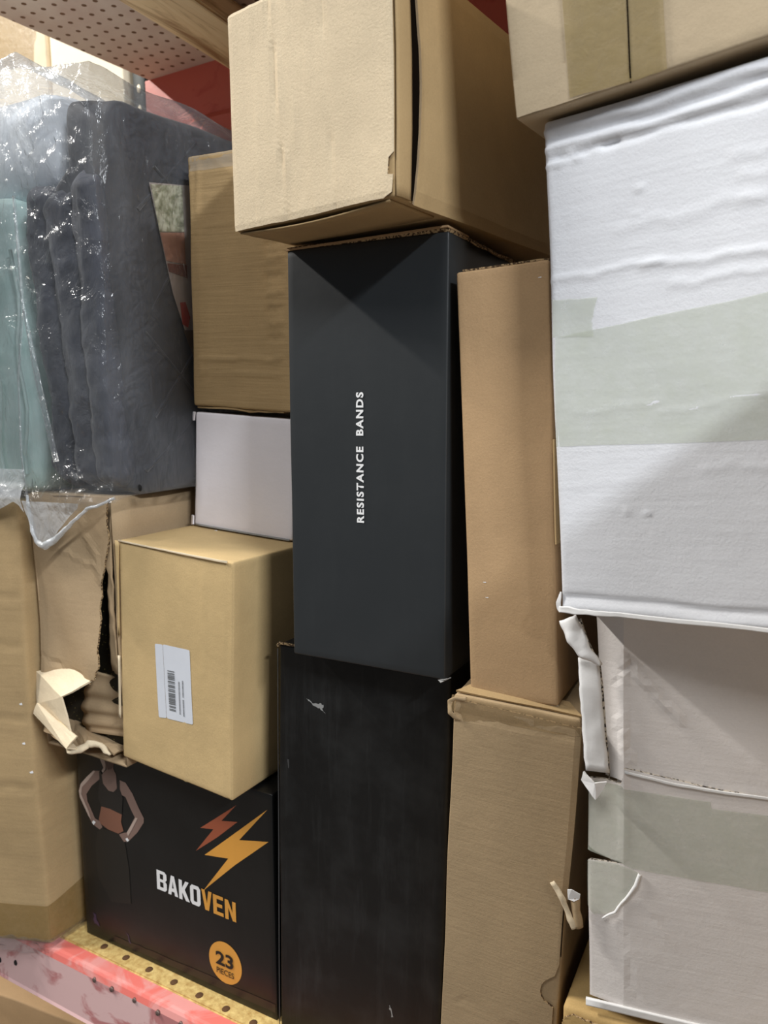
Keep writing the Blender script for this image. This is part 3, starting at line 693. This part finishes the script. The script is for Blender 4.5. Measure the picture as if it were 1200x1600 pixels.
# ------------------------------------------------------------------ labelled kraft box
B = Box(.1949, .24, .299, .0028, .0012, 7, seed=13, creases=[('F', .148, .299, .148, .15, .0018, .0008), ('F', .117, .08, .1145, 0, .0018, .0010), ('F', .186, .299, .186, 0, .0018, -.0016), ('R', .018, .299, .018, 0, .002, -.0010)])
t = empty('cardboard_box', 'kraft box with a white barcode label on top of the logo printed black box', 'box', (-.7934, 0, -.4584), (.3354, 3.7189, -2.0177))
make('body', B.mesh(.0045, .01), k_label, t)
def rquad(c, r=.003):
    out = []
    for i in range(4):
        p = Vector(c[i]); a = (Vector(c[i - 1]) - p).normalized() * r; b = (Vector(c[(i + 1) % 4]) - p).normalized() * r
        out += [tuple(p + a), tuple(p + a * .3 + b * .3), tuple(p + b)]
    return out
lb = lay('label', B, [rquad([(.0639, .1735), (.0777, .1752), (.0845, .0788), (.0705, .0761)], .002), rquad([(.0781, .1756), (.1244, .1777), (.1305, .0824), (.0850, .0786)], .002)], label_m, t, off=.0004)
lb['label'] = 'white paper barcode label'
rnd = random.Random(4); bars = []; v = .1435
while v > .0900:
    hgt = rnd.choice([.0007, .0012, .0018, .0008]); k = (v - .0884) / .0555
    if v - hgt > .0890: bars.append([(.0903 - .0039 * k, v), (.1017 - .0029 * k, v + .0010), (.1017 - .0029 * k, v + .0010 - hgt), (.0903 - .0039 * k, v - hgt)])
    v -= hgt + rnd.choice([.0006, .0009, .0016, .0005])
lay('barcode', B, bars, p_barcode, lb, off=.0008)
tx = []
for u0, va, vb in ((.1078, .0905, .133), (.1143, .0895, .135)):
    v = va
    while v < vb:
        l = rnd.uniform(.0006, .0013)
        if not (.110 < v < .114 and u0 > .112): tx.append([(u0 - (v - va) * .05, v), (u0 + .0022 - (v - va) * .05, v + .0001), (u0 + .0022 - (v - va) * .05, v + l), (u0 - (v - va) * .05, v + l)])
        v += l + .0006
lay('small_print', B, tx, p_barcode, lb, off=.0008)
strip('left_flap_edge', [(-.0022, -.001, .297), (-.0022, -.001, .25), (-.002, -.001, .17)], [.007, .003, .003], k_label, t, thick=.0016)
strip('left_flap_edge', [(-.003, -.0008, .142), (-.003, -.0008, .10), (-.003, -.001, .055)], [.0035, .003, .003], k_pale, t, thick=.0016)
strip('raw_front_edge', [(.001, -.0012, .2975), (.10, -.0012, .2975), (.187, -.0014, .2985)], [.0018, .0018, .0026], k_pale, t, thick=.0012, jit=.0006)

# ------------------------------------------------------------------ small white box
B = Box(.17, .20, .1581, .003, .0008, 7, seed=14, creases=[('F', .012, .01, .016, .10, .004, .0008)])
t = empty('white_box', 'small plain white box between two kraft boxes, left of the black box', 'box', (-.7605, .12, -.1573), (-.4077, 3.875, .308))
make('body', B.mesh(.006, .02), w_small, t)
for z0, z1 in ((.146, .158), (.0, .014)):
    sheet('corner_tab', [[(-.004, .001, z0), (.0015, -.0022, z0 + .001), (.002, -.0022, z1), (-.004, .001, z1)]], w_small, t, .0022, .0015)
strip('bottom_lip', [(.004, -.001, .0015), (.08, -.001, .001), (.166, -.001, .001)], [.002, .002, .002], scuff_m, t, thick=.0016)
sheet('paper_crumb', [[(.038, -.004, -.003), (.045, -.004, -.002), (.046, -.001, -.0045), (.040, -.002, -.0045)]], w_torn, t, .0015, .001)

# ------------------------------------------------------------------ creased kraft box above it
B = Box(.20, .30, .3201, .0035, .002, 8, seed=17, creases=[
    ('F', 0, .3060, .20, .3065, .0028, -.0018), ('F', .03, .232, .15, .236, .0016, .0010), ('F', .02, .275, .15, .279, .0020, -.0008), ('F', 0, .2960, .20, .2950, .0016, .0008), ('F', .0165, .31, .0145, .04, .004, .0016), ('F', .016, .063, .154, .0660, .0020, .0026), ('F', .016, .0436, .156, .0470, .0016, .0018),
    ('F', .128, .245, .156, .247, .003, -.0020), ('F', .130, .225, .156, .228, .003, .0020), ('F', .130, .205, .156, .206, .003, -.0022), ('F', .132, .186, .156, .188, .003, .0022), ('F', .132, .165, .156, .166, .003, -.0024), ('F', .134, .145, .156, .147, .003, .0022),
    ('F', .134, .125, .156, .126, .003, -.0022), ('F', .136, .108, .156, .110, .003, .0020), ('F', .136, .090, .156, .091, .003, -.0022), ('F', .130, .25, .136, .07, .003, -.0016)])
t = empty('cardboard_box', 'creased kraft box beside the clear bag, above the small white box', 'box', (-.7508, .12, .0090), (1.9831, 3.4823, -2.1254))
make('body', B.mesh(.0035, .02), k_mid, t)
lay('tape', B, [ragged([(.004, .3190), (.17, .3190), (.17, .2990), (.004, .3010)], .0006, 6)], tape_clear, t, off=.0005)
sheet('bottom_flap', [[(.004, .004, -.002), (.10, .002, -.003), (.155, .003, -.002), (.155, .02, .001), (.004, .02, .001)]], k_mid, t, .0022, .003)

# ------------------------------------------------------------------ torn open kraft box
x0, x1, z0, z1 = -.948, -.789, -.4720, -.108
t = empty('cardboard_box', 'torn open crumpled kraft box spilling its ripped front, under the clear bag', 'box', (x0, 0, z0))
W, H, D_ = x1 - x0, z1 - z0, .30
B = Box(W, D_, H, .003, .0025, 10, seed=18, creases=[('F', .0, .13, .11, .115, .003, -.002), ('F', .10, .33, .14, .24, .006, .002), ('F', .03, .30, .12, .27, .003, .0012)])
bm = bmesh.new()
def quad(*p): bm.faces.new([bm.verts.new(q) for q in p])
quad((W, .001, 0), (W, D_, 0), (W, D_, H), (W, .001, H)); quad((0, .001, 0), (0, D_, 0), (0, D_, H), (0, .001, H))
quad((0, D_, 0), (W, D_, 0), (W, D_, H), (0, D_, H)); quad((0, .001, 0), (W, .001, 0), (W, D_, 0), (0, D_, 0)); quad((0, .001, H), (W, .001, H), (W, D_, H), (0, D_, H))
bmesh.ops.subdivide_edges(bm, edges=bm.edges[:], cuts=8, use_grid_fill=True)
for v in bm.verts: v.co += noise.noise_vector(v.co * 14) * .003
make('body', bm, k_torn, t, solid=.003)
lay('front_panel', B, [[(.001, H - .001), (W - .002, H - .001)] + ragline([(W - .002, H - .001), (W - .006, H - .06), (.148, .295), (.136, .262), (.130, .225), (.131, .170), (.134, .140), (.124, .122), (.110, .112)], .0016, 5, 9) + ragline([(.110, .110), (.07, .112), (.03, .110), (.0005, .100)], .001, 5, 3)],
    k_torn, t, off=-.001, thick=.0026, step=.007, bend=lambda u, v: .010 * math.exp(-((u - .13) / .05) ** 2 - ((v - .14) / .06) ** 2) + .003 * math.sin(u * 45 + v * 20))
P = lambda x, y, z: (x - x0, y, z - z0)
sheet('ripped_flap', [[P(-.961, .0, -.366), P(-.889, 0, -.352), P(-.831, -.005, -.353), P(-.841, -.02, -.362), P(-.866, -.034, -.376)],
                      [P(-.961, .0, -.366), P(-.866, -.034, -.376), P(-.850, -.034, -.429), P(-.954, -.008, -.411)]], k_pale, t, .0026, .0016)
sheet('ripped_flap', [[P(-.946, -.020, -.419), P(-.935, -.022, -.402), P(-.838, -.036, -.425), P(-.849, -.044, -.441)], [P(-.946, -.020, -.419), P(-.849, -.044, -.441), P(-.846, -.030, -.447), P(-.940, -.008, -.428)]], k_pale, t, .0024, .0014)
sheet('ripped_bottom_flap', [[P(-.944, .0, -.430), P(-.950, -.004, -.452), P(-.925, -.010, -.450), P(-.864, -.030, -.444), P(-.854, -.024, -.455), P(-.838, -.012, -.444), P(-.823, -.004, -.448), P(-.806, -.002, -.458), P(-.812, .03, -.462), P(-.93, .03, -.440)]], k_torn, t, .0030, .006)
strip('ripped_edge_roll', [P(-.872, -.033, -.440), P(-.858, -.032, -.453), P(-.846, -.028, -.449), P(-.836, -.020, -.441), P(-.822, -.012, -.444), P(-.808, -.008, -.457)], [.004, .006, .007, .008, .008, .004], k_pale, t, thick=.002, curl=.003, jit=.003)
bm = bmesh.new(); rows = []    # fan-folded liner inside the tear
for i in range(25):
    a = i / 24; rows.append([])
    for k in range(8):
        s = k / 7
        px = Vector((-.852, .010, -.352)).lerp(Vector((-.880, .012, -.445)), a); q = Vector((-.800, .030, -.365)).lerp(Vector((-.800, .020, -.440)), a)
        p = px.lerp(q, s); p.y += .0028 * math.sin(a * (12 + 10 * a) + s) * (1 - .4 * s); p.x += .014 * math.sin(a * 3.1) * (1 - s) * -1
        rows[-1].append(bm.verts.new(P(*p)))
for a_, b_ in zip(rows, rows[1:]):
    for k in range(7): bm.faces.new((a_[k], a_[k + 1], b_[k + 1], b_[k]))
make('crumpled_liner', bm, k_torn, t, solid=.002)
strip('side_flap_edge', [P(-.7960, .004, -.115), P(-.8010, .004, -.20), P(-.8060, .006, -.27), P(-.8050, .006, -.345)], [.010, .012, .016, .018], k_torn, t, normal=(-.3, -1, 0), thick=.0024, jit=.003)
N = Nodes('dark_speckled_fabric'); v = N.coord(); vo = N.new('ShaderNodeTexVoronoi'); vo.inputs['Scale'].default_value = 190; N.link(v, vo.inputs['Vector'])
N.link(N.ramp(vo.outputs['Distance'], [(.10, srgb(150, 140, 80)), (.16, srgb(22, 20, 12))]), N.b.inputs['Base Color'])
o = make('packed_dark_fabric', Box(W - .014, D_ - .06, H - .02, .01, .006, 20).mesh(.01, .03), N.m)
o.location = (x0 + .007, .022, z0 + .006); o['label'] = 'dark speckled fabric inside the torn open kraft box'; o['category'] = 'fabric'

# ------------------------------------------------------------------ big kraft box, left edge
B = Box(.315, .345, .665, .006, .003, 6, seed=19, shape=lambda x, y, z: (x - .012 * math.sin(z / .665 * math.pi) * (x / .315) * .4, y - (.315 - x) * .36, z), creases=[
    ('F', .24, .46, .315, .462, .004, -.0016), ('F', .24, .35, .315, .352, .004, -.0016), ('F', .24, .245, .315, .247, .005, -.002), ('F', .24, .53, .315, .532, .004, -.0016), ('R', 0, .20, .10, .27, .004, .001)])
t = empty('cardboard_box', 'tall kraft box with brown bottom tape at the left end of the shelf', 'box', (-1.270, -.015, -.785))
make('body', B.mesh(.006, .02), k_left, t)
lay('tape', B, [ragline([(.20, .004), (.3155, .004)], .0008) + ragline([(.3155, .062), (.20, .060)], .0005)], tape_brown, t, off=.0010)
lay('tape', B, [ragline([(.0, .004), (.12, .006)], .0008) + [(.12, .085), (.0, .062)]], tape_brown, t, off=.0010, side='R')
for (u, v) in ((.300, .375), (.300, .315), (.308, .272)):
    lay('nick', B, [ragged([(u, v), (u + .004, v + .002), (u + .005, v - .002), (u + .001, v - .002)], .0006, 2)], w_torn, t, off=.001)
bm = bmesh.new(); rows = []
for i in range(40):
    a = i / 39; x = .14 + a * .185; row = []
    for k in range(5):
        y = -.36 * (.315 - x) - .004 + .008 * noise.noise(Vector((x * 60, k, 1))) if x < .315 else (x - .315) * 9 - .004
        row.append(bm.verts.new((min(x, .318), y, .012 - k * .006 + .004 * noise.noise(Vector((x * 80, k * .7, 3))))))
    rows.append(row)
for a_, b_ in zip(rows, rows[1:]):
    for k in range(4): bm.faces.new((a_[k], a_[k + 1], b_[k + 1], b_[k]))
make('crinkled_plastic_hem', bm, film, t)

# ------------------------------------------------------------------ folded bedding in a clear bag
# grey folded quilt
t = empty('folded_quilt', 'folded dark slate quilted bedding inside the clear plastic bag', 'bedding', (-.935, .02, -.106))
def puffy(w, d, h, r, fn, res=.008, yres=.015):
    return Box(w, d, h, r, .004, 12, seed=21, shape=fn).mesh(res, yres)
def qshape(x, y, z):
    # the left edge leans outward with height, the top slopes to the back
    k = 1 - x / .172
    lean = k * (.055 * max(0, 1 - z / .30) + .075 * min(1, max(0, (z - .36) / .05)))
    zz = z * (1 + .012 * (y / .20)) + .012 * k * (z / .49)
    return (x + lean, y + .004 * math.sin(z * 40) * (x / .17), zz)
bm = puffy(.172, .40, .489, .022, qshape)
make('body', bm, f_flat, t)
for i, (xt, xb, wd, top) in enumerate(((.030, .064, .050, .385), (.076, .104, .056, .375), (.122, .140, .052, .392))):
    bm = bmesh.new(); rows = []
    nz, na = 70, 22
    for k in range(nz + 1):
        s = k / nz; z = .012 + s * top; cx = xb + (xt - xb) * s
        env = min(1, math.sin(min(1, s * 14 + .3) * math.pi / 2), math.sin(min(1, (1 - s) * 12 + .35) * math.pi / 2))
        row = []
        for a in range(na):
            an = 2 * math.pi * a / na
            rr = 1 + .26 * noise.noise(Vector((math.cos(an) * 1.3 + i * 9, math.sin(an) * 1.3, z * 12))) + .14 * noise.noise(Vector((math.cos(an) * 3 + i * 4, math.sin(an) * 3, z * 70)))
            tuck = .016 * (1 - env) + .003 * noise.noise(Vector((i * 3, z * 14, 2)))
            zz = z + .010 * noise.noise(Vector((math.cos(an) * 2, i * 5, z * 6)))
            row.append(bm.verts.new((cx + .004 * noise.noise(Vector((i, z * 18, 7))) + wd * .47 * math.cos(an) * env * rr, -.002 + tuck + .022 * math.sin(an) * env * rr, zz)))
        rows.append(row)
    for a_, b_ in zip(rows, rows[1:]):
        for a in range(na): bm.faces.new((a_[a], a_[(a + 1) % na], b_[(a + 1) % na], b_[a]))
    bm.faces.new(rows[0][::-1]); bm.faces.new(rows[-1])
    make('fold', bm, f_grey, t)
# stitched diamond lines on the flat side of the quilt
def tube(name, pts, r, m, parent):
    bm = bmesh.new(); rows = []; P = [Vector(p) for p in pts]
    for i, p in enumerate(P):
        d = (P[min(i + 1, len(P) - 1)] - P[max(i - 1, 0)]).normalized(); a = d.cross(Vector((1, .3, 0))).normalized(); b = d.cross(a)
        rows.append([bm.verts.new(p + r * (a * math.cos(k * math.pi / 4) + b * math.sin(k * math.pi / 4))) for k in range(8)])
    for a_, b_ in zip(rows, rows[1:]):
        for k in range(8): bm.faces.new((a_[k], a_[(k + 1) % 8], b_[(k + 1) % 8], b_[k]))
    bm.faces.new(rows[0]); bm.faces.new(rows[-1][::-1])
    return make(name, bm, m, parent)
def onside(y, z): return (.1702, y, z)
for (a, b) in (((.03, .22), (.12, .34)), ((.03, .21), (.13, .12)), ((.04, .10), (.13, .20)), ((.06, .42), (.2, .33)), ((.03, .36), (.14, .47)), ((.02, .03), (.12, .10))):
    tube('quilting_seam', [onside(a[0] + (b[0] - a[0]) * k / 8, a[1] + (b[1] - a[1]) * k / 8) for k in range(9)], .0030, f_flat, t)
# picture card tucked at the side
def xcard(P, m, nm, parent, off=0):
    bm = bmesh.new(); bm.faces.new([bm.verts.new((off, y, z)) for y, z in P]); return make(nm, bm, m, parent, smooth=False, solid=.0004)
ct = empty('picture_card', 'printed picture card in the bag between the slate quilt and the kraft box', 'card', (-.7585, 0, 0))
xcard([(.066, .290), (.150, .305), (.150, .02), (.133, .074), (.099, .156), (.083, .219)], plain('card_paper', srgb(176, 164, 158), .5), 'card', ct)
N = Nodes('foliage_print'); N.link(N.ramp(N.noise(N.coord(), 90, 5), [(.35, srgb(120, 122, 92)), (.6, srgb(190, 188, 166))]), N.b.inputs['Base Color']); fol = N.m
xcard([(.0675, .288), (.124, .299), (.124, .240), (.079, .232)], fol, 'foliage_print', ct, .001)
xcard([(.0795, .231), (.124, .239), (.124, .198), (.0885, .197)], plain('rose_print', srgb(176, 130, 110), .5), 'rose_print', ct, .001)
xcard([(.090, .194), (.126, .197), (.126, .180), (.0925, .184)], plain('brown_print', srgb(120, 70, 56), .5), 'brown_print', ct, .001)
xcard([(.110, .146), (.120, .148), (.128, .128), (.123, .114), (.113, .118)], plain('strawberry_print', srgb(168, 62, 52), .5), 'red_print', ct, .001)
xcard([(.114, .110), (.135, .112), (.137, .06), (.133, .072)], plain('deep_brown_print', srgb(92, 72, 56), .5), 'brown_print', ct, .0012)
# mint bundle
t = empty('folded_quilt', 'folded mint green bedding in the plastic bag at the far left edge', 'bedding', (-1.195, .0, -.112))
bm = Box(.262, .34, .405, .03, .006, 9, seed=23, shape=lambda x, y, z: (x - .02 * (z / .37) * (x / .262), y + .008 * math.sin(x * 55), z)).mesh(.008, .02)
make('body', bm, f_mint, t)
for k in range(5):
    xx = .11 + k * .034
    tube('quilting_seam', [(xx + .006 * math.sin(j * 1.3 + k), -.004 + .008 * math.sin(xx * 55), .03 + j * .03) for j in range(11)], .0022, f_mint, t)
t = make('milky_filler', Box(.335, .30, .140, .045, .006, 9, seed=24).mesh(.01, .02), f_pale)  # filler body added to give the upper left of the bag its milky look
t.location = (-1.205, .02, .285); t['label'] = 'pale puffy filler added on the mint bundle for the milky look of the clear bag'; t['category'] = 'bedding'

# the bag itself: film wrapped around front, right side and top
def path(s):
    # plan path: left -> along the front -> round the corner -> back along the right side, s in metres
    L1 = .50
    if s < L1: return Vector((-1.27 + s, -.018 - .010 * math.sin(s / L1 * 3.1), 0))
    a = (s - L1) / .03
    if a < 1: return Vector((-.770 + .0145 * math.sin(a * math.pi / 2), -.018 + .018 * (1 - math.cos(a * math.pi / 2)), 0))
    return Vector((-.7555, .0 + (s - L1 - .03), 0))
def ztop(s):
    if s < .40: return .428 - .008 * math.sin(s * 12)
    return .422 - .022 * min(1, (s - .40) / .1) + .003 * math.sin(s * 40)
keys = [(0, -.128), (.235, -.128), (.315, -.124), (.346, -.112), (.360, -.128), (.373, -.166), (.392, -.174), (.422, -.166), (.445, -.146), (.480, -.116), (.53, -.104), (.8, -.10)]
def zbot(s):
    for (a, za), (b, zb) in zip(keys, keys[1:]):
        if a <= s <= b:
            k = (s - a) / (b - a); return za + (zb - za) * k
    return keys[-1][1]
def film_sheet(name, s0, s1, parent, amp, seed, z_off=0, y_off=0, top=True, zcap=None, mat=None):
    bm = bmesh.new(); ns = int((s1 - s0) / .0038); rows = []
    for i in range(ns + 1):
        s = s0 + (s1 - s0) * i / ns; b = path(s); row = []
        zt, zb = ztop(s), zbot(s) + z_off; nzr = 150
        if zcap is not None: zt = zcap; nzr = 26
        e = .01
        d = (path(s + e) - path(s - e if s > e else s)).normalized(); nr = Vector((d.y, -d.x, 0))
        for k in range(nzr + 1):
            v = k / nzr; z = zb + (zt - zb) * v
            q = Vector((b.x, b.y, z))
            n1 = noise.noise(Vector((s * 11 + seed, z * 6, 0))); n2 = 1 - abs(noise.noise(Vector((s * 26 + z * 9, z * 17 - s * 8, seed)))) * 2
            n3 = 1 - abs(noise.noise(Vector((s * 46 + z * 26, z * 24 - s * 14, seed + 5)))) * 2 + .5 * (1 - abs(noise.noise(Vector((s * 90 - z * 40, z * 60, seed + 8)))) * 2)
            hit = math.exp(-((z - .31) / .09) ** 2) * math.exp(-((s - .435) / .055) ** 2) + math.exp(-((z + .09) / .035) ** 2) * math.exp(-((s - .44) / .07) ** 2)
            side = 1.0 if s < .51 else .22
            q += nr * (amp * (n1 * .9 + n2 * .30 + n3 * (.04 + .85 * hit)) * side + (.002 if s > .51 else 0) + y_off)
            if s > .50: q.x = max(min(q.x, -.7525 if q.y > .09 else -.748), -.7565)
            if z < -.09 and s < .5: q.y -= .010 * min(1, (-.09 - z) / .02)
            if z < -.1 and .35 < s < .48: q.x += (s - .405) * (-.45) * min(1, (-.1 - z) / .07)
            row.append(bm.verts.new(q))
        if top:
            for k in range(1, 14):
                a = k / 13
                q = Vector((b.x, b.y, zt)); tgt = Vector((min(b.x, -.80) - .02, max(b.y, .0) + .30, zt - .03))
                q = q.lerp(tgt, a); q.z += .004 * math.sin(a * math.pi) + .004 * noise.noise(Vector((q.x * 30, q.y * 30, seed)))
                row.append(bm.verts.new(q))
        rows.append(row)
    for a_, b_ in zip(rows, rows[1:]):
        for k in range(len(a_) - 1): bm.faces.new((a_[k], b_[k], b_[k + 1], a_[k + 1]))
    return make(name, bm, mat or film, parent)
t = empty('plastic_bag', 'large crumpled clear plastic bag draped over the bedding at upper left', 'bag', (0, 0, 0))
film_sheet('bag_film', .0, .80, t, .010, 2.0)
film_sheet('bag_inner_layer', .0, .365, t, .007, 9.0, z_off=.012, y_off=-.005, top=False, mat=film_hazy)
film_sheet('bag_bottom_fold', .0, .358, t, .006, 4.0, z_off=-.002, y_off=.006, top=False, zcap=-.072, mat=film_milky)
film_sheet('bag_tail_fold', .362, .47, t, .006, 6.0, z_off=.006, y_off=.004, top=False, zcap=-.112, mat=film_milky)
strip('bag_seam', [(-.885, -.034, .13), (-.902, -.036, .05), (-.905, -.038, -.05), (-.900, -.038, -.11), (-.886, -.038, -.165)], [.003] * 5, film, t, thick=.0006, curl=.002)
strip('bag_seam', [(-.890, -.032, .27), (-.885, -.034, .14), (-.862, -.038, .04), (-.838, -.038, -.06)], [.003, .004, .012, .010], film, t, thick=.0006, curl=.003)
strip('bag_hem', [(-.902, -.036, -.105), (-.894, -.040, -.14), (-.884, -.042, -.164), (-.870, -.042, -.170), (-.848, -.040, -.160), (-.81, -.038, -.132), (-.79, -.034, -.118), (-.755, -.020, -.105)], [.004, .005, .008, .010, .008, .005, .004, .003], film_milky, t, thick=.0006, curl=.003, jit=.002)
make('air_hole', disc_bm((-.7520, .016, -.095), .0045, 14, 1.0, 'y', .0008), hole_m, t)
